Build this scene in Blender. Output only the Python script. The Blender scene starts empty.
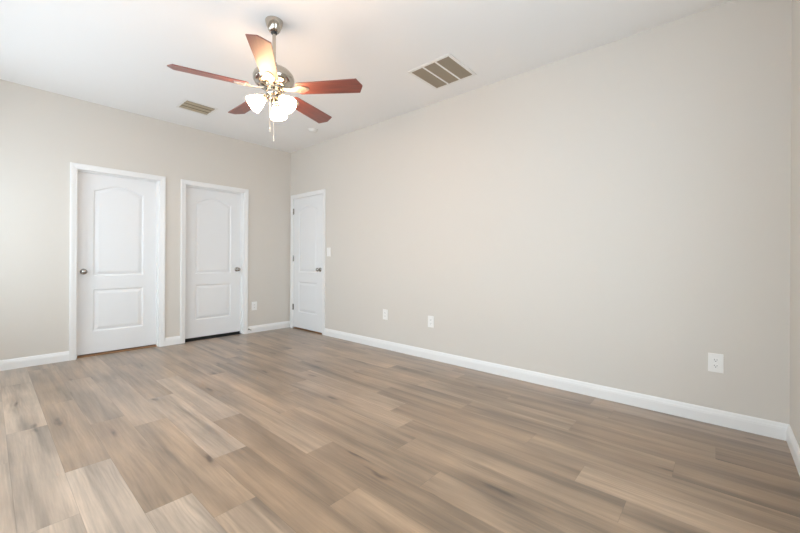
import bpy, bmesh, math, random
from mathutils import Matrix, Vector
random.seed(7)
S = bpy.context.scene
COL = S.collection
R = math.radians

# ------------------------------------------------------------------ camera
H = 2.790          # ceiling height
W = 3.745          # room width  (x from -W to 0)
L = 5.494          # room length (y from -L to 0)
cam_d = bpy.data.cameras.new('camera')
cam = bpy.data.objects.new('camera', cam_d)
COL.objects.link(cam)
cam_d.sensor_width = 36.0
cam_d.lens = 363.79 / 800 * 36.0
cam_d.shift_y = -(266.5 - 260.18) / 800
cam_d.clip_start = 0.02
yaw, roll = R(48.675), R(0.318)
fw = Vector((math.sin(yaw), math.cos(yaw), 0))
rt = Vector((math.cos(yaw), -math.sin(yaw), 0))
up = Vector((0, 0, 1))
rt2 = rt * math.cos(roll) + up * math.sin(roll)
up2 = up * math.cos(roll) - rt * math.sin(roll)
M = Matrix((rt2, up2, -fw)).transposed().to_4x4()
M.translation = Vector((-3.215, -5.173, 1.081))
cam.matrix_world = M
S.camera = cam

# ------------------------------------------------------------------ view, sky, light
S.view_settings.view_transform = 'Standard'
S.view_settings.look = 'None'
S.view_settings.exposure = 0.11
S.view_settings.gamma = 1.0
S.view_settings.use_curve_mapping = False
S.cycles.max_bounces = 12
S.cycles.diffuse_bounces = 8
S.cycles.use_denoising = True
S.cycles.sample_clamp_indirect = 8.0

SKY = 7.6
LAMP = 46.0
world = bpy.data.worlds.new('sky')
S.world = world
world.use_nodes = True
nt = world.node_tree
nt.nodes.clear()
wo = nt.nodes.new('ShaderNodeOutputWorld')
bg = nt.nodes.new('ShaderNodeBackground')
tc = nt.nodes.new('ShaderNodeTexCoord')
sx = nt.nodes.new('ShaderNodeSeparateXYZ')
rp = nt.nodes.new('ShaderNodeValToRGB')
mr = nt.nodes.new('ShaderNodeMapRange')
mr.inputs[1].default_value = -1
mr.inputs[2].default_value = 1
rp.color_ramp.elements[0].position = 0.46
rp.color_ramp.elements[0].color = (0.66, 0.765, 0.86, 1)
rp.color_ramp.elements[1].position = 0.54
rp.color_ramp.elements[1].color = (0.765, 0.90, 1.0, 1)
nt.links.new(tc.outputs['Generated'], sx.inputs[0])
nt.links.new(sx.outputs[2], mr.inputs[0])
nt.links.new(mr.outputs[0], rp.inputs[0])
nt.links.new(rp.outputs[0], bg.inputs[0])
bg.inputs[1].default_value = SKY
nt.links.new(bg.outputs[0], wo.inputs[0])

# windows out of frame: (wall, start, end, z_sill, z_head); four in the left wall, one added in the wall behind the camera as fill light
WINDOWS = [('left', -0.40, -1.30, 0.75, 2.25), ('left', -1.60, -2.50, 0.75, 2.25), ('left', -2.80, -3.70, 0.75, 2.25),
           ('left', -4.00, -4.90, 0.75, 2.25), ('front', -1.45, -2.65, 0.75, 2.25)]
for wl, a_, b_, za, zb in WINDOWS:
    ld = bpy.data.lights.new('daylight_portal', 'AREA')
    ld.shape = 'RECTANGLE'
    ld.size, ld.size_y = abs(b_ - a_), zb - za
    ld.cycles.is_portal = True
    lo = bpy.data.objects.new('daylight_portal', ld)
    COL.objects.link(lo)
    m_, zc_ = (a_ + b_) / 2, (za + zb) / 2
    if wl == 'left':      # the portal faces +X
        lo.location = (-W - 0.13, m_, zc_); lo.rotation_euler = (R(90), 0, R(-90))
    else:                 # the portal faces +Y
        lo.location = (m_, -L - 0.13, zc_); lo.rotation_euler = (R(-90), 0, R(180))

# ------------------------------------------------------------------ materials
def mat(name, col, rough=0.5, metal=0.0, spec=0.5, coat=0.0, coat_rough=0.1):
    m = bpy.data.materials.new(name)
    m.use_nodes = True
    b = m.node_tree.nodes['Principled BSDF']
    b.inputs['Base Color'].default_value = (*col, 1)
    b.inputs['Roughness'].default_value = rough
    b.inputs['Metallic'].default_value = metal
    b.inputs['Specular IOR Level'].default_value = spec
    b.inputs['Coat Weight'].default_value = coat
    b.inputs['Coat Roughness'].default_value = coat_rough
    return m

def bump_noise(m, scale, strength, dist=0.002):
    t = m.node_tree
    b = t.nodes['Principled BSDF']
    c = t.nodes.new('ShaderNodeTexCoord')
    n = t.nodes.new('ShaderNodeTexNoise')
    n.inputs['Scale'].default_value = scale
    n.inputs['Detail'].default_value = 3
    bp = t.nodes.new('ShaderNodeBump')
    bp.inputs['Strength'].default_value = strength
    bp.inputs['Distance'].default_value = dist
    t.links.new(c.outputs['Object'], n.inputs['Vector'])
    t.links.new(n.outputs[0], bp.inputs['Height'])
    t.links.new(bp.outputs[0], b.inputs['Normal'])

M_wall = mat('greige_wall_paint', (0.672, 0.6345, 0.582), 0.6, spec=0.25)
M_ceil = mat('white_ceiling_paint', (0.87, 0.865, 0.855), 0.8, spec=0.15)
M_trim = mat('white_semigloss_trim', (0.83, 0.826, 0.815), 0.35, spec=0.4)
M_door = mat('white_door_paint', (0.80, 0.805, 0.81), 0.38, spec=0.4)
M_plastic = mat('white_plastic', (0.86, 0.85, 0.825), 0.35)
M_slot = mat('dark_slot', (0.03, 0.03, 0.03), 0.6)
M_nickel = mat('brushed_nickel', (0.52, 0.48, 0.42), 0.13, metal=1.0)
M_satin = mat('satin_nickel_bracket', (0.66, 0.62, 0.56), 0.42, metal=1.0)
M_knob = mat('satin_nickel', (0.42, 0.40, 0.37), 0.25, metal=1.0)
M_black = mat('black_rubber_and_gap_shade', (0.03, 0.03, 0.03), 0.5)  # also colours the painted shade strip under the middle door
M_grey = mat('grey_rubber', (0.35, 0.35, 0.35), 0.6)
M_ventw = mat('white_enamel', (0.80, 0.79, 0.76), 0.4)
M_louver = mat('taupe_louver', (0.37, 0.305, 0.225), 0.55)  # even taupe tone on all louver blades
M_duct = mat('dark_duct', (0.12, 0.10, 0.08), 0.8)
M_damper = mat('brown_damper', (0.19, 0.15, 0.095), 0.7)
M_tan = mat('tan_register_enamel', (0.46, 0.38, 0.265), 0.5)
M_oak = mat('orange_brown_threshold', (0.33, 0.17, 0.08), 0.5)
M_chain = mat('pale_chain', (0.80, 0.76, 0.68), 0.35, metal=0.6)

# fan blade: cherry wood with lacquer
M_blade = mat('cherry_blade_wood', (0.16, 0.03, 0.018), 0.5, spec=0.8, coat=1.0, coat_rough=0.48)
t = M_blade.node_tree
c = t.nodes.new('ShaderNodeTexCoord'); mp = t.nodes.new('ShaderNodeMapping')
mp.inputs['Scale'].default_value = (2.0, 26, 26)
n = t.nodes.new('ShaderNodeTexNoise'); n.inputs['Scale'].default_value = 2.5; n.inputs['Detail'].default_value = 4
r = t.nodes.new('ShaderNodeValToRGB')
r.color_ramp.elements[0].position = 0.3; r.color_ramp.elements[0].color = (0.125, 0.022, 0.013, 1)
r.color_ramp.elements[1].position = 0.7; r.color_ramp.elements[1].color = (0.22, 0.042, 0.024, 1)
t.links.new(c.outputs['Object'], mp.inputs[0]); t.links.new(mp.outputs[0], n.inputs['Vector'])
t.links.new(n.outputs[0], r.inputs[0]); t.links.new(r.outputs[0], t.nodes['Principled BSDF'].inputs['Base Color'])

# frosted glass lamp shade, lit from inside
def glow(name, col, e):
    m = mat(name, (0.9, 0.88, 0.84), 0.4)
    b = m.node_tree.nodes['Principled BSDF']
    b.inputs['Emission Color'].default_value = (*col, 1)
    b.inputs['Emission Strength'].default_value = e
    return m
M_shade = glow('lit_frosted_glass', (1.0, 0.61, 0.33), LAMP)
M_bulb = glow('lit_bulb', (1.0, 0.66, 0.38), LAMP * 1.5)

# window pane: mostly clear
M_pane = bpy.data.materials.new('window_glass'); M_pane.use_nodes = True
t = M_pane.node_tree; t.nodes.clear()
o_ = t.nodes.new('ShaderNodeOutputMaterial'); mx = t.nodes.new('ShaderNodeMixShader')
tr = t.nodes.new('ShaderNodeBsdfTransparent'); gl = t.nodes.new('ShaderNodeBsdfGlossy')
gl.inputs['Roughness'].default_value = 0.02
mx.inputs[0].default_value = 0.06
t.links.new(tr.outputs[0], mx.inputs[1]); t.links.new(gl.outputs[0], mx.inputs[2]); t.links.new(mx.outputs[0], o_.inputs[0])

# plank floor: per-plank tone and offset come from a face-corner colour attribute, seams from the UVs
def plank_material():
    m = bpy.data.materials.new('grey_brown_oak_planks'); m.use_nodes = True
    t = m.node_tree; N = t.nodes.new; K = t.links.new
    b = t.nodes['Principled BSDF']
    def math_(op, a, b_=None, clamp=False):
        q = N('ShaderNodeMath'); q.operation = op; q.use_clamp = clamp
        for i, v in enumerate((a, b_)):
            if v is None: continue
            if isinstance(v, (int, float)): q.inputs[i].default_value = v
            else: K(v, q.inputs[i])
        return q.outputs[0]
    def ramp(v, stops):
        q = N('ShaderNodeValToRGB'); e = q.color_ramp.elements
        while len(e) < len(stops): e.new(0.5)
        for el, (p_, c_) in zip(e, stops):
            el.position = p_; el.color = (c_, c_, c_, 1) if isinstance(c_, float) else (*c_, 1)
        K(v, q.inputs[0]); return q.outputs[0]
    def mix(kind, f, a, b_):
        q = N('ShaderNodeMix'); q.data_type = 'RGBA'; q.blend_type = kind
        for i, v in ((0, f), (6, a), (7, b_)):
            if isinstance(v, (int, float)): q.inputs[i].default_value = v
            elif isinstance(v, tuple): q.inputs[i].default_value = (*v, 1)
            else: K(v, q.inputs[i])
        return q.outputs[2]
    at = N('ShaderNodeVertexColor'); at.layer_name = 'plank'
    sp = N('ShaderNodeSeparateColor'); K(at.outputs[0], sp.inputs[0])
    tone, off, off2 = sp.outputs[0], sp.outputs[1], sp.outputs[2]
    tc = N('ShaderNodeTexCoord')
    cx = N('ShaderNodeCombineXYZ')
    K(math_('MULTIPLY', off, 40.0), cx.inputs[0]); K(math_('MULTIPLY', off2, 60.0), cx.inputs[1]); K(math_('MULTIPLY', off, 17.0), cx.inputs[2])
    ad = N('ShaderNodeVectorMath'); ad.operation = 'ADD'; K(tc.outputs['Object'], ad.inputs[0]); K(cx.outputs[0], ad.inputs[1])
    def noise(scale, xs, ys, detail=4, dist=0.0, rough=0.5):
        mp = N('ShaderNodeMapping'); mp.inputs['Scale'].default_value = (xs, ys, 1); K(ad.outputs[0], mp.inputs[0])
        q = N('ShaderNodeTexNoise'); q.inputs['Scale'].default_value = scale; q.inputs['Detail'].default_value = detail
        q.inputs['Distortion'].default_value = dist; q.inputs['Roughness'].default_value = rough
        K(mp.outputs[0], q.inputs['Vector']); return q.outputs[0]
    base = ramp(tone, [(0.0, (0.172, 0.104, 0.056)), (0.5, (0.316, 0.216, 0.137)), (1.0, (0.500, 0.395, 0.305))])
    cloud = ramp(noise(1.0, 8.0, 0.6, 3, 0.5, 0.5), [(0.30, 0.54), (0.48, 0.97), (0.70, 1.24)])
    col = mix('MULTIPLY', 1.0, base, cloud)
    streak = ramp(noise(1.0, 19.0, 0.85, 3, 0.6, 0.55), [(0.30, 0.74), (0.52, 1.0), (0.70, 1.12)])
    col = mix('MULTIPLY', 1.0, col, streak)
    broad = ramp(noise(1.0, 3.2, 1.6, 2, 0.5), [(0.30, 0.82), (0.66, 1.13)])
    col = mix('MULTIPLY', 1.0, col, broad)
    grain = ramp(noise(1.0, 110.0, 5.0, 4, 0.3, 0.65), [(0.30, 0.86), (0.65, 1.07)])
    col = mix('MULTIPLY', 1.0, col, grain)
    # cathedral figure: wavy growth rings, only in patches
    mpw = N('ShaderNodeMapping'); mpw.inputs['Scale'].default_value = (1.0, 0.16, 1); K(ad.outputs[0], mpw.inputs[0])
    wv = N('ShaderNodeTexWave'); wv.bands_direction = 'X'; wv.inputs['Scale'].default_value = 16; wv.inputs['Distortion'].default_value = 14.0
    wv.inputs['Detail'].default_value = 1.5; wv.inputs['Detail Scale'].default_value = 0.9; K(mpw.outputs[0], wv.inputs['Vector'])
    patch = ramp(noise(1.0, 5.0, 1.6, 1, 0.3), [(0.50, 0.0), (0.64, 0.85)])
    col = mix('MULTIPLY', patch, col, ramp(wv.outputs[1], [(0.0, 0.87), (0.5, 1.0), (1.0, 1.04)]))
    # knots: dark eyes with a softer halo drawn out along the grain
    mpk = N('ShaderNodeMapping'); mpk.inputs['Scale'].default_value = (6.5, 1.5, 0.0001); K(ad.outputs[0], mpk.inputs[0])
    nd = N('ShaderNodeTexNoise'); nd.inputs['Scale'].default_value = 3; K(mpk.outputs[0], nd.inputs['Vector'])
    vm = N('ShaderNodeMix'); vm.data_type = 'VECTOR'; vm.inputs[0].default_value = 0.30
    K(mpk.outputs[0], vm.inputs[4]); K(nd.outputs[1], vm.inputs[5])
    vo = N('ShaderNodeTexVoronoi'); vo.voronoi_dimensions = '2D'; vo.inputs['Scale'].default_value = 1.0; K(vm.outputs[1], vo.inputs['Vector'])
    spk = N('ShaderNodeSeparateColor'); K(vo.outputs['Color'], spk.inputs[0])
    pick = math_('GREATER_THAN', spk.outputs[0], 0.50)
    halo = math_('MULTIPLY', ramp(vo.outputs['Distance'], [(0.03, 1.0), (0.34, 0.0)]), pick)
    eye = math_('MULTIPLY', ramp(vo.outputs['Distance'], [(0.015, 1.0), (0.085, 0.0)]), pick)
    col = mix('MULTIPLY', math_('MULTIPLY', halo, 0.6), col, (0.58, 0.53, 0.49))
    col = mix('MULTIPLY', math_('MULTIPLY', eye, 0.8), col, (0.26, 0.21, 0.18))
    # seams
    uv = N('ShaderNodeUVMap'); uv.uv_map = 'UVMap'
    su = N('ShaderNodeSeparateXYZ'); K(uv.outputs[0], su.inputs[0])
    def edge(v, w):
        e = math_('MINIMUM', v, math_('SUBTRACT', 1.0, v))
        return math_('SUBTRACT', 1.0, math_('DIVIDE', e, w, True), True)
    sm = math_('MAXIMUM', edge(su.outputs[0], 0.010), edge(su.outputs[1], 0.0016))
    col = mix('MULTIPLY', math_('MULTIPLY', sm, 0.6), col, (0.45, 0.42, 0.40))
    K(col, b.inputs['Base Color'])
    b.inputs['Specular IOR Level'].default_value = 0.6; b.inputs['Coat Weight'].default_value = 0.8; b.inputs['Coat Roughness'].default_value = 0.30
    K(ramp(noise(1.0, 60.0, 3.0, 3), [(0.3, 0.36), (0.7, 0.46)]), b.inputs['Roughness'])
    bp = N('ShaderNodeBump'); bp.inputs['Strength'].default_value = 0.25; bp.inputs['Distance'].default_value = 0.001
    K(math_('SUBTRACT', noise(1.0, 120.0, 3.5, 3), math_('MULTIPLY', sm, 2.0)), bp.inputs['Height'])
    K(bp.outputs[0], b.inputs['Normal'])
    return m
M_floor = plank_material()

# ------------------------------------------------------------------ mesh helpers
def link(name, bm, m, parent=None, smooth=False, bevel=0.0, loc=None, segs=2):
    bmesh.ops.recalc_face_normals(bm, faces=bm.faces)
    me = bpy.data.meshes.new(name)
    bm.to_mesh(me); bm.free()
    if m: me.materials.append(m)
    o = bpy.data.objects.new(name, me)
    COL.objects.link(o)
    if parent: o.parent = parent
    if loc: o.location = loc
    if smooth:
        for p in me.polygons: p.use_smooth = True
        try: me.set_sharp_from_angle(angle=R(42))
        except Exception: pass
    if bevel:
        md = o.modifiers.new('bevel', 'BEVEL'); md.width = bevel; md.segments = segs
        md.limit_method = 'ANGLE'; md.angle_limit = R(40)
    return o

def box(bm, a, b, mx=None):
    a, b = Vector(a), Vector(b)
    vs = [Vector((x, y, z)) for x in (a.x, b.x) for y in (a.y, b.y) for z in (a.z, b.z)]
    if mx: vs = [mx @ v for v in vs]
    v = [bm.verts.new(q) for q in vs]
    for f in ((0, 1, 3, 2), (4, 6, 7, 5), (0, 4, 5, 1), (2, 3, 7, 6), (0, 2, 6, 4), (1, 5, 7, 3)):
        bm.faces.new([v[i] for i in f])

def lathe(bm, prof, mx=None, seg=40, closed=False):
    """prof: list of (r, z)"""
    rings = []
    for r_, z in prof:
        if r_ < 1e-6:
            q = Vector((0, 0, z)); rings.append([bm.verts.new(mx @ q if mx else q)])
        else:
            ring = []
            for i in range(seg):
                a = 2 * math.pi * i / seg
                q = Vector((r_ * math.cos(a), r_ * math.sin(a), z))
                ring.append(bm.verts.new(mx @ q if mx else q))
            rings.append(ring)
    pairs = list(zip(rings, rings[1:]))
    if closed: pairs.append((rings[-1], rings[0]))
    for A, B in pairs:
        for i in range(seg):
            j = (i + 1) % seg
            if len(A) == 1 and len(B) == 1: continue
            if len(A) == 1: bm.faces.new((A[0], B[i], B[j]))
            elif len(B) == 1: bm.faces.new((A[i], A[j], B[0]))
            else: bm.faces.new((A[i], A[j], B[j], B[i]))

def tube(bm, pts, rad, seg=10, cap=True):
    pts = [Vector(p) for p in pts]
    rad = rad if isinstance(rad, (list, tuple)) else [rad] * len(pts)
    rings = []; nrm = None
    for i, p in enumerate(pts):
        d = (pts[min(i + 1, len(pts) - 1)] - pts[max(i - 1, 0)]).normalized()
        if nrm is None:
            nrm = d.orthogonal().normalized()
        nrm = (nrm - d * nrm.dot(d)).normalized()
        bn = d.cross(nrm)
        rings.append([bm.verts.new(p + (nrm * math.cos(2 * math.pi * k / seg) + bn * math.sin(2 * math.pi * k / seg)) * rad[i]) for k in range(seg)])
    for A, B in zip(rings, rings[1:]):
        for k in range(seg):
            j = (k + 1) % seg
            bm.faces.new((A[k], A[j], B[j], B[k]))
    if cap:
        bm.faces.new(rings[0][::-1]); bm.faces.new(rings[-1])

def extrude_profile(bm, prof, path):
    """sweep a closed 2-D profile along frames [(origin, u, v)]"""
    rings = [[bm.verts.new(Vector(o) + Vector(u) * a + Vector(v) * b) for a, b in prof] for o, u, v in path]
    n_ = len(prof)
    for A, B in zip(rings, rings[1:]):
        for k in range(n_):
            j = (k + 1) % n_
            bm.faces.new((A[k], A[j], B[j], B[k]))
    bm.faces.new(rings[0][::-1]); bm.faces.new(rings[-1])

def empty(name, loc, rotz=0.0):
    o = bpy.data.objects.new(name, None); COL.objects.link(o)
    o.location = loc; o.rotation_euler = (0, 0, rotz); o.empty_display_size = 0.1
    return o

def tag(o, label=None, cat=None, group=None, kind=None):
    for k, v in (('label', label), ('category', cat), ('group', group), ('kind', kind)):
        if v: o[k] = v
    return o

def struct(o, label, cat):
    return tag(o, label, cat, kind='structure')

# ------------------------------------------------------------------ floor
def make_floor():
    PW, PL, X0 = 0.183, 1.24, -2.583
    known = {  # seam column -> y of one end joint
        -2: -2.70, -1: -3.345, 1: -1.88, 6: -3.62, 7: -3.40, 8: -4.315, 9: -3.757, 11: -3.92, 12: -4.60, 4: -1.62, -3: -1.90, 0: -2.35, 2: -2.65, 3: -3.45, 5: -2.55, 10: -4.45, 13: -3.2}
    tones = {  # (column, plank index counted from the joint towards the camera) -> 0 dark .. 1 light
        (-2, 0): 0.92, (-2, 1): 0.93, (-2, -1): 0.50, (-3, 0): 0.88, (-3, -1): 0.82, (-3, 1): 0.92,
        (-1, 0): 0.86, (-1, -1): 0.44, (-1, -2): 0.60, (0, 0): 0.50, (0, 1): 0.62, (0, -1): 0.60,
        (1, 0): 0.72, (1, 1): 0.34, (1, -1): 0.42, (2, 0): 0.30, (2, -1): 0.68, (2, -2): 0.5, (3, 0): 0.36, (3, -1): 0.55,
        (4, 0): 0.52, (4, 1): 0.44, (5, 0): 0.48, (5, 1): 0.42, (6, 0): 0.46, (6, -1): 0.58, (6, 1): 0.52,
        (7, 0): 0.38, (7, -1): 0.58, (8, 0): 0.50, (8, -1): 0.36, (9, 0): 0.44, (9, 1): 0.36, (9, -1): 0.48,
        (10, 0): 0.34, (11, 0): 0.46, (11, 1): 0.30, (12, 0): 0.34, (13, 0): 0.38}
    for j_ in range(-5, 6):
        tones.setdefault((-4, j_), 0.85); tones.setdefault((-3, j_), 0.8); tones.setdefault((-5, j_), 0.75)
    bm = bmesh.new()
    uvl = bm.loops.layers.uv.new('UVMap')
    cl = bm.loops.layers.float_color.new('plank')
    x_min, x_max, y_min, y_max = -W - 0.12, 0.12, -L - 0.12, 0.118
    k = math.floor((x_min - X0) / PW)
    rnd = random.Random(3)
    while X0 + k * PW < x_max:
        xa, xb = X0 + k * PW, X0 + (k + 1) * PW
        yj = known.get(k, -rnd.random() * PL)
        j = -8
        for j in range(-8, 9):
            ya, yb = yj - j * PL, yj - (j + 1) * PL     # ya nearer the back wall
            tone = tones.get((k, j), 0.36 + 0.20 * rnd.random())
            a, b_ = rnd.random(), rnd.random()
            cxa, cxb, cya, cyb = max(xa, x_min), min(xb, x_max), min(ya, y_max), max(yb, y_min)
            if cxa >= cxb or cyb >= cya: continue
            vs = [bm.verts.new((x, y, 0)) for x, y in ((cxa, cyb), (cxb, cyb), (cxb, cya), (cxa, cya))]
            f = bm.faces.new(vs)
            for lp in f.loops:
                x, y = lp.vert.co.x, lp.vert.co.y
                lp[uvl].uv = ((x - xa) / PW, (y - yb) / PL)
                lp[cl] = (tone, a, b_, 1)
        k += 1
    box(bm, (x_min, y_min, -0.12), (x_max, y_max, -0.004))
    for f in bm.faces:
        if len(f.verts) == 4 and abs(f.calc_center_median().z) > 0.001:
            for lp in f.loops: lp[uvl].uv = (0.5, 0.5); lp[cl] = (0.5, 0, 0, 1)
    o = link('floor', bm, M_floor)
    struct(o, 'grey brown wood plank floor running along the long wall', 'floor')
make_floor()

# ------------------------------------------------------------------ walls and ceiling
T = 0.12
DOOR_W, DOOR_H = 0.762, 2.038
D1 = (-2.573, -1.811)
D2 = (-1.519, -0.757)
D3 = (-0.858, -0.096)      # y range in the right wall
def wall_strip(bm, axis, lo, hi, holes, face, out, ztop):
    """boxes filling lo..hi along axis except the holes (a, b, z0, z1)"""
    cur = lo
    def put(a, b, z0, z1):
        if b - a < 1e-5 or z1 - z0 < 1e-5: return
        if axis == 'x': box(bm, (a, min(face, out), z0), (b, max(face, out), z1))
        else: box(bm, (min(face, out), a, z0), (max(face, out), b, z1))
    for a, b, z0, z1 in sorted(holes):
        put(cur, a, 0, ztop); put(a, b, 0, z0); put(a, b, z1, ztop); cur = b
    put(cur, hi, 0, ztop)
J = 0.02
bm = bmesh.new(); wall_strip(bm, 'x', -W - T, T, [(D1[0] - J, D1[1] + J, 0, DOOR_H + J), (D2[0] - J, D2[1] + J, 0, DOOR_H + J)], 0, T, H)
struct(link('wall_back', bm, M_wall), 'greige far wall with two white doors in it', 'wall')
bm = bmesh.new(); wall_strip(bm, 'y', -L - T, 0, [(D3[0] - J, D3[1] + J, 0, DOOR_H + J)], 0, T, H)
struct(link('wall_right', bm, M_wall), 'long bare greige wall on the right with three wall outlets', 'wall')
bm = bmesh.new(); wall_strip(bm, 'x', -W - T, 0, [(b_, a_, z0, z1) for wl, a_, b_, z0, z1 in WINDOWS if wl == 'front'], -L, -L - T, H)
struct(link('wall_front', bm, M_wall), 'greige wall sliver at the right edge of the photo', 'wall')
bm = bmesh.new(); wall_strip(bm, 'y', -L, 0, [(b_, a_, z0, z1) for wl, a_, b_, z0, z1 in WINDOWS if wl == 'left'], -W, -W - T, H)
struct(link('wall_left', bm, M_wall), 'greige window wall on the left, out of frame', 'wall')
bm = bmesh.new(); box(bm, (-W - T, -L - T, H), (T, T, H + 0.1))
struct(link('ceiling', bm, M_ceil), 'smooth white ceiling with fan and vents', 'ceiling')

# dark closets / hall behind the doors, so no sky shows under them
M_dark = mat('unlit_closet', (0.2, 0.19, 0.18), 0.8)
for nm, a, b, lab in (('wall_closet', (D1[0] - 0.1, T, 0), (D1[1] + 0.1, 0.9, 2.3), 'space behind the left white door'),
                      ('wall_closet', (D2[0] - 0.1, T, 0), (D2[1] + 0.1, 0.9, 2.3), 'closet space behind the middle white door'),
                      ('wall_hall', (T, D3[0] - 0.1, 0), (0.9, D3[1] + 0.1, 2.3), 'hall space behind the corner door')):
    bm = bmesh.new(); box(bm, a, b)
    # open towards the door
    for f in list(bm.faces):
        c_ = f.calc_center_median()
        if (nm == 'wall_closet' and abs(c_.y - T) < 1e-4) or (nm == 'wall_hall' and abs(c_.x - T) < 1e-4):
            bm.faces.remove(f)
    struct(link(nm, bm, M_dark), lab, 'wall')

# ------------------------------------------------------------------ baseboards and casings
BB_T, BB_H = 0.014, 0.100
BB = [(0, 0), (BB_T, 0), (BB_T, 0.062), (0.0125, 0.070), (0.0125, 0.074), (0.010, 0.080), (0.008, 0.090), (0.0055, 0.096), (0.003, BB_H), (0, BB_H)]
def baseboard(name, p0, p1, nrm, label):
    bm = bmesh.new()
    extrude_profile(bm, BB, [(p0, nrm, (0, 0, 1)), (p1, nrm, (0, 0, 1))])
    struct(link(name, bm, M_trim), label, 'baseboard')
CW = 0.057
cw_ = CW + 0.003
baseboard('baseboard_back', (-W, 0, 0), (D1[0] - cw_, 0, 0), (0, -1, 0), 'white baseboard left of the left door')
baseboard('baseboard_back_middle', (D1[1] + cw_, 0, 0), (D2[0] - cw_, 0, 0), (0, -1, 0), 'short white baseboard between the two far doors')
baseboard('baseboard_back_right', (D2[1] + cw_, 0, 0), (0, 0, 0), (0, -1, 0), 'white baseboard between the middle door and the room corner')
baseboard('baseboard_right', (0, D3[0] - cw_, 0), (0, -L, 0), (-1, 0, 0), 'long white baseboard under the bare right wall')
baseboard('baseboard_front', (-W, -L, 0), (0, -L, 0), (0, 1, 0), 'white baseboard at the bottom right corner of the photo')
baseboard('baseboard_left', (-W, -L, 0), (-W, 0, 0), (1, 0, 0), 'white baseboard on the window wall out of frame')

# colonial casing profile: (distance outward from the opening, thickness off the wall)
CAS = [(0.0, 0.0), (0.0, 0.009), (0.004, 0.011), (0.010, 0.011), (0.018, 0.0125), (0.030, 0.0155), (0.040, 0.0175), (0.050, 0.018), (CW, 0.0165), (CW, 0.0)]
def frame(name, mapf, a, b, ztop, label):
    """casing and jamb round an opening; mapf(s, d, z): s along wall, d out into the room"""
    bm = bmesh.new()
    g = 0.003
    a2, b2, zt = a - g, b + g, ztop + g
    def V(s, d, z): return bm.verts.new(mapf(s, d, z))
    rings = [[V(a2 - u, d, 0) for u, d in CAS], [V(a2 - u, d, zt + u) for u, d in CAS],
             [V(b2 + u, d, zt + u) for u, d in CAS], [V(b2 + u, d, 0) for u, d in CAS]]
    n_ = len(CAS)
    for A, B in zip(rings, rings[1:]):
        for k in range(n_):
            j = (k + 1) % n_
            bm.faces.new((A[k], A[j], B[j], B[k]))
    bm.faces.new(rings[0]); bm.faces.new(rings[-1])
    o = link(name, bm, M_trim)
    struct(o, label, 'door trim')
    return o
def jamb(parent, mapf, a, b, ztop, slab_in):
    bm = bmesh.new()
    def bx(s0, s1, d0, d1, z0, z1):
        p = [mapf(s0, d0, z0), mapf(s1, d1, z1)]
        box(bm, [min(u, v) for u, v in zip(*p)], [max(u, v) for u, v in zip(*p)])
    bx(a - J, a, 0, -T, 0, ztop + J); bx(b, b + J, 0, -T, 0, ztop + J); bx(a, b, 0, -T, ztop, ztop + J)
    # stop bead
    s = 0.011
    d0, d1 = (-0.045, -0.079) if slab_in else (-0.040, -0.070)
    bx(a, a + s, d0, d1, 0, ztop); bx(b - s, b, d0, d1, 0, ztop); bx(a + s, b - s, d0, d1, ztop - s, ztop)
    link('door_jamb', bm, M_trim, parent)
mapA = lambda s, d, z: (s, -d, z)
mapB = lambda s, d, z: (-d, s, z)

# ------------------------------------------------------------------ doors
def inset(poly, d):
    n_ = len(poly); out = []
    for i in range(n_):
        p, q, r_ = Vector(poly[i - 1]), Vector(poly[i]), Vector(poly[(i + 1) % n_])
        e1, e2 = (q - p).normalized(), (r_ - q).normalized()
        n1, n2 = Vector((-e1.y, e1.x)), Vector((-e2.y, e2.x))
        m_ = (n1 + n2).normalized()
        out.append(q + m_ * (d / max(0.3, m_.dot(n1))))
    return out
def panel_outline(cx_, w, z0, z1, rise):
    p = [(cx_ - w / 2, z0), (cx_ + w / 2, z0), (cx_ + w / 2, z1)]
    if rise:
        K_ = 24
        for i in range(1, K_):
            t_ = i / K_
            u_ = min(1.0, min(t_, 1 - t_) / 0.42); p.append((cx_ + w / 2 - w * t_, z1 + rise * (0.85 * u_ * u_ * (3 - 2 * u_) + 0.15 * math.sin(math.pi * t_))))
    p.append((cx_ - w / 2, z1))
    return p
def slab(bm, mapf, a, b, z0, z1, d_face, thick):
    """moulded two panel door; face at depth d_face (positive into the room)"""
    cx_ = (a + b) / 2
    outl = [panel_outline(cx_, 0.476, 0.262, 0.740, 0), panel_outline(cx_, 0.476, 0.882, 1.850, 0.068)]
    def V(p, dd): return bm.verts.new(mapf(p[0], d_face + dd, p[1]))
    oc = [V(p, 0) for p in ((a, z0), (b, z0), (b, z1), (a, z1))]
    edges = [bm.edges.new((oc[i], oc[(i + 1) % 4])) for i in range(4)]
    for ol in outl:
        loops = []
        for ins, dep in ((0, 0), (0.006, -0.0015), (0.013, -0.008), (0.020, -0.0095), (0.028, -0.008), (0.050, -0.0025), (0.056, -0.002)):
            loops.append([V(p, dep) for p in inset(ol, ins)])
        n_ = len(ol)
        for A, B in zip(loops, loops[1:]):
            for k in range(n_):
                j = (k + 1) % n_
                bm.faces.new((A[k], A[j], B[j], B[k]))
        bm.faces.new(loops[-1])
        for k in range(n_):
            edges.append(bm.edges.get((loops[0][k], loops[0][(k + 1) % n_])))
    bmesh.ops.triangle_fill(bm, use_beauty=True, use_dissolve=False, edges=edges)
    back = [V(p, -thick) for p in ((a, z0), (b, z0), (b, z1), (a, z1))]
    for i in range(4):
        j = (i + 1) % 4
        bm.faces.new((oc[i], oc[j], back[j], back[i]))
    bm.faces.new(back)

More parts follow.
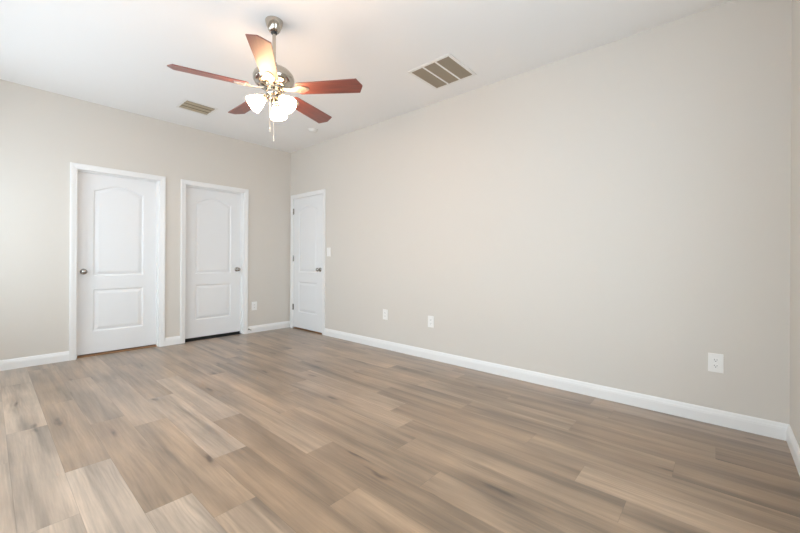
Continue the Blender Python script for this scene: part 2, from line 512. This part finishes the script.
def knob(parent, base, axis):
    """lathe along axis from the door face"""
    z = Vector(axis).normalized()
    x = z.orthogonal().normalized(); y = z.cross(x)
    mx = Matrix((x, y, z)).transposed().to_4x4(); mx.translation = Vector(base)
    bm = bmesh.new()
    lathe(bm, [(0, 0.012), (0.012, 0.012), (0.013, 0.030), (0.020, 0.036), (0.0265, 0.046), (0.0275, 0.054), (0.024, 0.062), (0.014, 0.067), (0, 0.068)], mx, 28)
    k = link('door_knob', bm, M_knob, parent, smooth=True)
    bm = bmesh.new()
    lathe(bm, [(0, 0), (0.032, 0), (0.032, 0.004), (0.028, 0.009), (0.014, 0.013), (0, 0.013)], mx, 28)
    link('rosette', bm, M_knob, k, smooth=True)

def hinge(parent, y, z):
    bm = bmesh.new()
    for i in range(5):
        z0 = z - 0.045 + i * 0.018
        tube(bm, [(-0.006, y, z0 + 0.0006), (-0.006, y, z0 + 0.0174)], 0.0062, 12)
    tube(bm, [(-0.006, y, z - 0.049), (-0.006, y, z + 0.049)], 0.0040, 10)
    box(bm, (-0.0025, y - 0.019, z - 0.044), (0.0005, y - 0.003, z + 0.044))
    box(bm, (-0.0025, y + 0.003, z - 0.044), (0.0005, y + 0.010, z + 0.044))
    link('hinge', bm, M_knob, parent, smooth=True)

GAP = 0.003
REC = -0.080
def make_door(idx, mapf, rng, d_face, knob_s, knob_axis, label, zb=0.022):
    bm = bmesh.new()
    slab(bm, mapf, rng[0] + GAP, rng[1] - GAP, zb, DOOR_H - GAP, d_face, 0.035)
    d = link('door_%d' % idx, bm, M_door)
    struct(d, label, 'door')
    knob(d, mapf(knob_s, d_face, 0.936), knob_axis)
    return d
d1 = make_door(1, mapA, D1, REC, D1[0] + 0.064, (0, -1, 0), 'white two panel arched door with knob on its left side')
d2 = make_door(2, mapA, D2, REC, D2[1] - 0.062, (0, -1, 0), 'white two panel door in the middle, knob on its right side', 0.034)
d3 = make_door(3, mapB, D3, -0.003, D3[0] + 0.064, (-1, 0, 0), 'white two panel door in the corner with visible hinges')
for z in (1.840, 1.100, 0.335):
    hinge(d3, D3[1] + 0.001, z)
f1 = frame('trim_1', mapA, D1[0], D1[1], DOOR_H, 'white casing round the left door')
f2 = frame('trim_2', mapA, D2[0], D2[1], DOOR_H, 'white casing round the middle door')
f3 = frame('trim_3', mapB, D3[0], D3[1], DOOR_H, 'white casing round the corner door')
jamb(f1, mapA, D1[0], D1[1], DOOR_H, True)
jamb(f2, mapA, D2[0], D2[1], DOOR_H, True)
jamb(f3, mapB, D3[0], D3[1], DOOR_H, False)
bm = bmesh.new(); box(bm, (D1[0], 0.045, 0), (D1[1], 0.119, 0.010))
struct(link('trim_4', bm, M_oak, bevel=0.003), 'orange brown wood threshold strip under the left door', 'threshold')
bm = bmesh.new(); box(bm, (0.004, D3[0], 0), (0.07, D3[1], 0.006))
struct(link('gap_shade_strip', (lambda b_: (box(b_, (D2[0], 0.035, 0), (D2[1], 0.119, 0.003)), b_)[1])(bmesh.new()), M_black), 'black strip put in as the shade under the middle door', 'threshold')  # black strip laid in the door gap to paint its shade
struct(link('trim_5', bm, M_oak, bevel=0.002), 'brown threshold strip under the corner door', 'threshold')

# ------------------------------------------------------------------ windows (left wall and the added fill window, out of frame)
WLAB = ('white double hung window in the left wall, nearest the doors', 'white double hung window in the left wall, second from the doors', 'white double hung window in the left wall, third from the doors', 'white double hung window in the left wall, farthest from the doors', 'white wide window added behind the camera for fill light')
for i, (wl, ya, yb, za, zb) in enumerate(WINDOWS):
    # mapped box: s along the wall, d outwards through the wall, z up
    def wbox(bm, s0, s1, d0, d1, z0, z1):
        if wl == 'left': box(bm, (-W - d1, s0, z0), (-W - d0, s1, z1))
        else: box(bm, (s0, -L - d1, z0), (s1, -L - d0, z1))
    s0, s1, fr, zm = yb, ya, 0.05, (za + zb) / 2
    bm = bmesh.new()
    wbox(bm, s0, s0 + fr, 0.04, 0.10, za, zb); wbox(bm, s1 - fr, s1, 0.04, 0.10, za, zb)
    wbox(bm, s0 + fr, s1 - fr, 0.04, 0.10, za, za + fr); wbox(bm, s0 + fr, s1 - fr, 0.04, 0.10, zb - fr, zb)
    wbox(bm, s0 + fr, s1 - fr, 0.05, 0.09, zm - 0.022, zm + 0.022)
    w = struct(link('window_%d' % (i + 1), bm, M_trim, bevel=0.003), WLAB[i], 'window')
    for z0, z1 in ((za + fr, zm - 0.022), (zm + 0.022, zb - fr)):
        bm = bmesh.new(); wbox(bm, s0 + fr, s1 - fr, 0.068, 0.072, z0, z1)
        link('pane', bm, M_pane, w)
    bm = bmesh.new(); wbox(bm, s0 - 0.04, s1 + 0.04, -0.04, 0.0, za - 0.025, za); wbox(bm, s0, s1, 0.0, 0.04, za - 0.025, za)
    link('window_sill', bm, M_trim, w)

# ------------------------------------------------------------------ ceiling vents
def return_grille():
    x0, x1, y0, y1 = -0.676, -0.283, -3.466, -3.068
    cx_, cy_ = (x0 + x1) / 2, (y0 + y1) / 2
    t_ = tag(empty('return_air_grille', (cx_, cy_, H)), 'large square return air grille in three panels on the right side of the ceiling', 'air vent')
    hx, hy = (x1 - x0) / 2, (y1 - y0) / 2
    F = 0.028
    bm = bmesh.new()
    ox, oy = hx + F, hy + F
    for a, b in (((-ox, -oy, -0.009), (ox, -hy, 0)), ((-ox, hy, -0.009), (ox, oy, 0)), ((-ox, -hy, -0.009), (-hx, hy, 0)), ((hx, -hy, -0.009), (ox, hy, 0))):
        box(bm, a, b)
    link('frame', bm, M_ventw, t_, bevel=0.003)
    bm = bmesh.new(); box(bm, (-hx, -hy, -0.0012), (hx, hy, 0))
    link('backing', bm, M_duct, t_)
    bars = [-hy + (2 * hy) / 3, -hy + 4 * hy / 3]
    bw = 0.0095
    for yb in bars:
        bm = bmesh.new(); box(bm, (-hx, yb - bw, -0.010), (hx, yb + bw, -0.001))
        link('divider_bar', bm, M_ventw, t_, bevel=0.002)
    lims = [(-hy, bars[0] - bw), (bars[0] + bw, bars[1] - bw), (bars[1] + bw, hy)]
    for a, b in lims:
        bm = bmesh.new()
        n_ = 10
        for k in range(n_):
            yc = a + (k + 0.5) * (b - a) / n_
            mx = Matrix.Translation((0, yc, -0.0065)) @ Matrix.Rotation(R(-32), 4, 'X')
            box(bm, (-hx, -0.0062, -0.0005), (hx, 0.0062, 0.0005), mx)
        link('louver_panel', bm, M_louver, t_)
return_grille()

def supply_vent():
    x0, x1, y0, y1 = -1.797, -1.503, -0.865, -0.602
    cx_, cy_ = (x0 + x1) / 2, (y0 + y1) / 2
    t_ = tag(empty('supply_vent', (cx_, cy_, H)), 'small tan slatted supply vent on the ceiling left of the fan', 'air vent')
    hx, hy = (x1 - x0) / 2, (y1 - y0) / 2
    F = 0.022
    bm = bmesh.new()
    ox, oy = hx + F, hy + F
    for a, b in (((-ox, -oy, -0.006), (ox, -hy, 0)), ((-ox, hy, -0.006), (ox, oy, 0)), ((-ox, -hy, -0.006), (-hx, hy, 0)), ((hx, -hy, -0.006), (ox, hy, 0))):
        box(bm, a, b)
    link('frame', bm, M_ventw, t_, bevel=0.002)
    bm = bmesh.new(); box(bm, (-hx, -hy, -0.001), (hx, hy, 0))
    link('backing', bm, M_damper, t_)
    n_ = 3
    for k in range(n_):
        yc = -hy + (k + 0.5) * 2 * hy / n_
        bm = bmesh.new()
        mx = Matrix.Translation((0, yc, -0.0045)) @ Matrix.Rotation(R(-5), 4, 'X')
        box(bm, (-hx, -0.026, -0.0006), (hx, 0.026, 0.0006), mx)
        link('slat', bm, M_tan, t_)
supply_vent()

# smoke detector
t_ = tag(empty('smoke_detector', (-0.389, -1.155, H)), 'round white smoke detector on the ceiling near the corner door', 'smoke detector')
bm = bmesh.new(); lathe(bm, [(0, 0), (0.062, 0), (0.062, -0.012), (0.055, -0.014), (0, -0.014)], seg=40)
link('base', bm, M_ventw, t_, smooth=True)
bm = bmesh.new(); lathe(bm, [(0, -0.014), (0.050, -0.014), (0.050, -0.026), (0.044, -0.033), (0.02, -0.037), (0, -0.037)], seg=40)
link('cover', bm, M_ventw, t_, smooth=True)

# ------------------------------------------------------------------ outlets, switch, door stop
def rounded_rect(bm, w, h, d0, d1, ch, mx):
    """plate lying in local xz, facing local -y from d0 to d1, chamfered front edge"""
    rings = []
    for ins, d in ((0, d0), (0, d1 - ch), (ch, d1)):
        rings.append([bm.verts.new(mx @ Vector((x, -d, z))) for x, z in ((-w / 2 + ins, -h / 2 + ins), (w / 2 - ins, -h / 2 + ins), (w / 2 - ins, h / 2 - ins), (-w / 2 + ins, h / 2 - ins))])
    for A, B in zip(rings, rings[1:]):
        for k in range(4):
            j = (k + 1) % 4; bm.faces.new((A[k], A[j], B[j], B[k]))
    bm.faces.new(rings[0][::-1]); bm.faces.new(rings[-1])
I4 = Matrix.Identity(4)
def outlet(loc, rotz, label):
    t_ = tag(empty('wall_outlet', loc, rotz), label, 'outlet', 'white duplex wall outlets')
    bm = bmesh.new(); rounded_rect(bm, 0.078, 0.124, 0, 0.0055, 0.002, I4)
    link('cover_plate', bm, M_plastic, t_)
    for s in (-1, 1):
        bm = bmesh.new()
        zc = s * 0.0195
        pts = []
        for k in range(24):
            a = 2 * math.pi * k / 24
            pts.append((0.0172 * math.cos(a), max(-0.0135, min(0.0135, 0.0172 * math.sin(a))) + zc))
        lo_ = [bm.verts.new((x, -0.0050, z)) for x, z in pts]; hi_ = [bm.verts.new((x, -0.0072, z)) for x, z in pts]
        for k in range(24):
            j = (k + 1) % 24; bm.faces.new((lo_[k], lo_[j], hi_[j], hi_[k]))
        bm.faces.new(hi_); bm.faces.new(lo_[::-1])
        rc = link('receptacle', bm, M_plastic, t_)
        bm = bmesh.new()
        box(bm, (-0.0078, -0.0075, zc - 0.002), (-0.0056, -0.0070, zc + 0.007))
        box(bm, (0.0056, -0.0075, zc - 0.001), (0.0078, -0.0070, zc + 0.006))
        lathe(bm, [(0, 0.0070), (0.0026, 0.0070), (0.0026, 0.0075), (0, 0.0075)], Matrix.Translation((0, 0, zc - 0.0075)) @ Matrix.Rotation(R(90), 4, 'X'), 12)
        link('slot', bm, M_slot, rc)
    bm = bmesh.new(); lathe(bm, [(0, 0.0055), (0.003, 0.0055), (0.0028, 0.0066), (0, 0.0066)], Matrix.Rotation(R(90), 4, 'X'), 14)
    link('screw', bm, M_plastic, t_, smooth=True)
outlet((-0.593, 0, 0.392), 0, 'white wall outlet on the far wall between middle and corner doors')
outlet((0, -2.113, 0.418), R(-90), 'white wall outlet on the right wall, left one of the middle pair')
outlet((0, -2.802, 0.410), R(-90), 'white wall outlet on the right wall, right one of the middle pair')
outlet((0, -5.155, 0.408), R(-90), 'white wall outlet nearest the camera at the right end of the long wall')

t_ = tag(empty('light_switch', (0, -0.999, 1.192), R(-90)), 'white light switch plate with one rocker beside the corner door', 'light switch')
bm = bmesh.new(); rounded_rect(bm, 0.078, 0.124, 0, 0.0055, 0.002, I4)
link('cover_plate', bm, M_plastic, t_)
bm = bmesh.new()
rounded_rect(bm, 0.033, 0.067, 0, 0.0045, 0.0012, Matrix.Translation((0, -0.0045, 0)) @ Matrix.Rotation(R(3), 4, 'X'))
link('rocker', bm, M_plastic, t_)

t_ = tag(empty('door_stop', (-0.683, -0.0125, 0.060)), 'small spring door stop on the baseboard right of the middle door', 'door stop')
rx = Matrix.Rotation(R(90), 4, 'X')
bm = bmesh.new(); lathe(bm, [(0, 0), (0.011, 0), (0.011, 0.004), (0.006, 0.008), (0, 0.008)], rx, 20)
link('base', bm, M_knob, t_, smooth=True)
bm = bmesh.new()
tube(bm, [(0.0048 * math.cos(k * 0.7), -0.008 - 0.052 * k / 160, 0.0048 * math.sin(k * 0.7)) for k in range(161)], 0.0011, 6)
link('spring', bm, M_knob, t_, smooth=True)
bm = bmesh.new(); lathe(bm, [(0, 0.058), (0.006, 0.058), (0.0075, 0.062), (0.0075, 0.072), (0.005, 0.076), (0, 0.076)], rx, 18)
link('rubber_tip', bm, M_grey, t_, smooth=True)

# ------------------------------------------------------------------ ceiling fan
fan = tag(empty('ceiling_fan', (-1.871 + fw.x * 0.025 - rt.x * 0.007, -2.786 + fw.y * 0.025 - rt.y * 0.007, H)), 'ceiling fan with five cherry wood blades, nickel motor and three lit glass shades', 'ceiling fan')
Z = lambda z: z - H
D = 0.007      # drop of everything below the downrod
Zd = lambda z: z - H - D
bm = bmesh.new(); lathe(bm, [(0, 0), (0.061, 0), (0.062, -0.004), (0.061, -0.010), (0.052, -0.040), (0.041, -0.066), (0.034, -0.076), (0.027, -0.080), (0, -0.080)], seg=48)
link('canopy', bm, M_nickel, fan, smooth=True)
bm = bmesh.new(); lathe(bm, [(0, -0.078), (0.020, -0.078), (0.022, -0.088), (0.017, -0.095), (0, -0.095)], seg=28)
link('hanger_ball', bm, M_black, fan, smooth=True)
bm = bmesh.new(); lathe(bm, [(0, -0.090), (0.0125, -0.090), (0.0125, Z(2.45)), (0, Z(2.45))], seg=24)
link('downrod', bm, M_nickel, fan, smooth=True)
bm = bmesh.new(); lathe(bm, [(0, Zd(2.500)), (0.020, Zd(2.500)), (0.024, Zd(2.490)), (0.026, Zd(2.470)), (0.032, Zd(2.456)), (0, Zd(2.456))], seg=28)
link('yoke_cover', bm, M_nickel, fan, smooth=True)
bm = bmesh.new()
lathe(bm, [(0, Zd(2.460)), (0.040, Zd(2.460)), (0.080, Zd(2.452)), (0.112, Zd(2.436)), (0.134, Zd(2.412)), (0.142, Zd(2.388)), (0.140, Zd(2.366)), (0.128, Zd(2.346)),
           (0.106, Zd(2.332)), (0.098, Zd(2.330)), (0.096, Zd(2.322)), (0.080, Zd(2.318)), (0, Zd(2.318))], seg=64)
link('motor_housing', bm, M_nickel, fan, smooth=True)
bm = bmesh.new(); lathe(bm, [(0, Zd(2.319)), (0.072, Zd(2.319)), (0.072, Zd(2.303)), (0.060, Zd(2.298)), (0, Zd(2.298))], seg=40)
link('flywheel', bm, M_nickel, fan, smooth=True)
bm = bmesh.new()
lathe(bm, [(0, Zd(2.299)), (0.050, Zd(2.299)), (0.056, Zd(2.292)), (0.056, Zd(2.268)), (0.050, Zd(2.258)), (0.038, Zd(2.250)), (0.038, Zd(2.232)), (0.026, Zd(2.220)), (0.010, Zd(2.214)), (0.006, Zd(2.204)), (0, Zd(2.202))], seg=40)
link('switch_housing', bm, M_nickel, fan, smooth=True)

ZB, PHI, PITCH, RT = 2.298, 17.0, 13.0, 0.647
def blade_mesh():
    bm = bmesh.new()
    r0, r1 = 0.175, RT
    w0, w1, ch = 0.058, 0.070, 0.036
    out = [(r0, -w0 + 0.012), (r0 + 0.014, -w0)]
    out += [(r1 - 0.030, -w1), (r1, -0.004), (r1, 0.004), (r1 - 0.030, w1)]
    out += [(r0 + 0.014, w0), (r0, w0 - 0.012)]
    lo_ = [bm.verts.new((x, y, -0.0035)) for x, y in out]; hi_ = [bm.verts.new((x, y, 0.0035)) for x, y in out]
    n_ = len(out)
    for k in range(n_):
        j = (k + 1) % n_; bm.faces.new((lo_[k], lo_[j], hi_[j], hi_[k]))
    bm.faces.new(hi_); bm.faces.new(lo_[::-1])
    return bm
def bracket_mesh():
    bm = bmesh.new()
    # flat arm widening to a pronged plate under the blade
    prof = [(0.055, 0.014, 0.006), (0.10, 0.012, -0.004), (0.135, 0.013, -0.008), (0.165, 0.024, -0.0075), (0.19, 0.036, -0.0065), (0.215, 0.034, -0.0065), (0.245, 0.020, -0.0065), (0.262, 0.008, -0.0065)]
    top = []; 
    for x, w_, z in prof:
        top.append([bm.verts.new((x, -w_, z + 0.0025)), bm.verts.new((x, w_, z + 0.0025)), bm.verts.new((x, w_, z - 0.0025)), bm.verts.new((x, -w_, z - 0.0025))])
    for A, B in zip(top, top[1:]):
        for k in range(4):
            j = (k + 1) % 4; bm.faces.new((A[k], A[j], B[j], B[k]))
    bm.faces.new(top[0][::-1]); bm.faces.new(top[-1])
    for x, y in ((0.195, -0.022), (0.195, 0.022), (0.240, 0.0)):
        lathe(bm, [(0, -0.0085), (0.006, -0.0085), (0.0055, -0.0115), (0, -0.0125)], Matrix.Translation((x, y, 0)), 12)
    return bm
b0 = link('blade', blade_mesh(), M_blade, fan, bevel=0.0015)
k0 = link('blade_bracket', bracket_mesh(), M_satin, b0, smooth=True)
k0['label'] = 'nickel blade bracket'
for i in range(5):
    b_, k_ = (b0, k0) if i == 0 else (b0.copy(), k0.copy())
    if i:
        COL.objects.link(b_); COL.objects.link(k_); b_.parent = fan; k_.parent = b_
    b_.location = (0, 0, Z(ZB))
    b_.rotation_euler = (Matrix.Rotation(R(PHI + 72 * i), 4, 'Z') @ Matrix.Rotation(R(-PITCH), 4, 'X')).to_euler()

# light kit: three arms with bell shades
def shade_frame(a):
    d = Vector((math.cos(a), math.sin(a), 0))
    ax = (d * math.sin(R(48)) + Vector((0, 0, -1)) * math.cos(R(48))).normalized()
    neck = d * 0.064 + Vector((0, 0, Zd(2.236)))
    x = ax.orthogonal().normalized(); y = ax.cross(x)
    mx = Matrix((x, y, ax)).transposed().to_4x4(); mx.translation = neck
    return d, ax, neck, mx
for a in (165, 45, -75):
    d, ax, neck, mx = shade_frame(R(a))
    bm = bmesh.new()
    tube(bm, [d * 0.030 + Vector((0, 0, Zd(2.246))), d * 0.046 + Vector((0, 0, Zd(2.250))), d * 0.058 + Vector((0, 0, Zd(2.245))), neck], 0.0085, 14)
    lathe(bm, [(0, -0.012), (0.016, -0.012), (0.024, -0.004), (0.027, 0.004), (0.027, 0.016), (0, 0.016)], mx, 28)
    link('lamp_arm', bm, M_nickel, fan, smooth=True)
    bm = bmesh.new()
    outer = [(0.024, 0.010), (0.029, 0.020), (0.037, 0.036), (0.046, 0.056), (0.053, 0.076), (0.058, 0.094), (0.062, 0.106)]
    inner = [(r_ - 0.004, z) for r_, z in outer[::-1]]
    lathe(bm, outer + inner, mx, 40, closed=True)
    sh = link('lamp_shade', bm, M_shade, fan, smooth=True)
    sh['label'] = 'lit frosted glass shade'
    bm = bmesh.new()
    lathe(bm, [(0, 0.016), (0.012, 0.018), (0.013, 0.034), (0.021, 0.052), (0.024, 0.068), (0.020, 0.080), (0.010, 0.087), (0, 0.089)], mx, 24)
    link('bulb', bm, M_bulb, sh, smooth=True)
# pull chains
rtv = rt
for off, zt, zb in ((-0.008, 2.252, 1.985), (0.018, 2.232, 1.918)):
    p = rtv * off - fw * 0.052
    bm = bmesh.new()
    zz = zt
    tube(bm, [(p.x * 0.8, p.y * 0.8, Zd(zt)), (p.x, p.y, Zd(zt - 0.008)), (p.x, p.y, Zd(zb + 0.03))], 0.0012, 8)
    for k in range(int((zt - zb - 0.04) / 0.006)):
        bmesh.ops.create_uvsphere(bm, u_segments=6, v_segments=4, radius=0.0022, matrix=Matrix.Translation((p.x, p.y, Zd(zt - 0.01 - k * 0.006))))
    pc = link('pull_chain', bm, M_chain, fan, smooth=True)
    bm = bmesh.new()
    lathe(bm, [(0, zb + 0.034 - H - D), (0.002, zb + 0.032 - H - D), (0.0045, zb + 0.020 - H - D), (0.0050, zb + 0.006 - H - D), (0.003, zb - H - D), (0, zb - H - D)], Matrix.Translation((p.x, p.y, 0)), 14)
    link('chain_fob', bm, M_chain, pc, smooth=True)
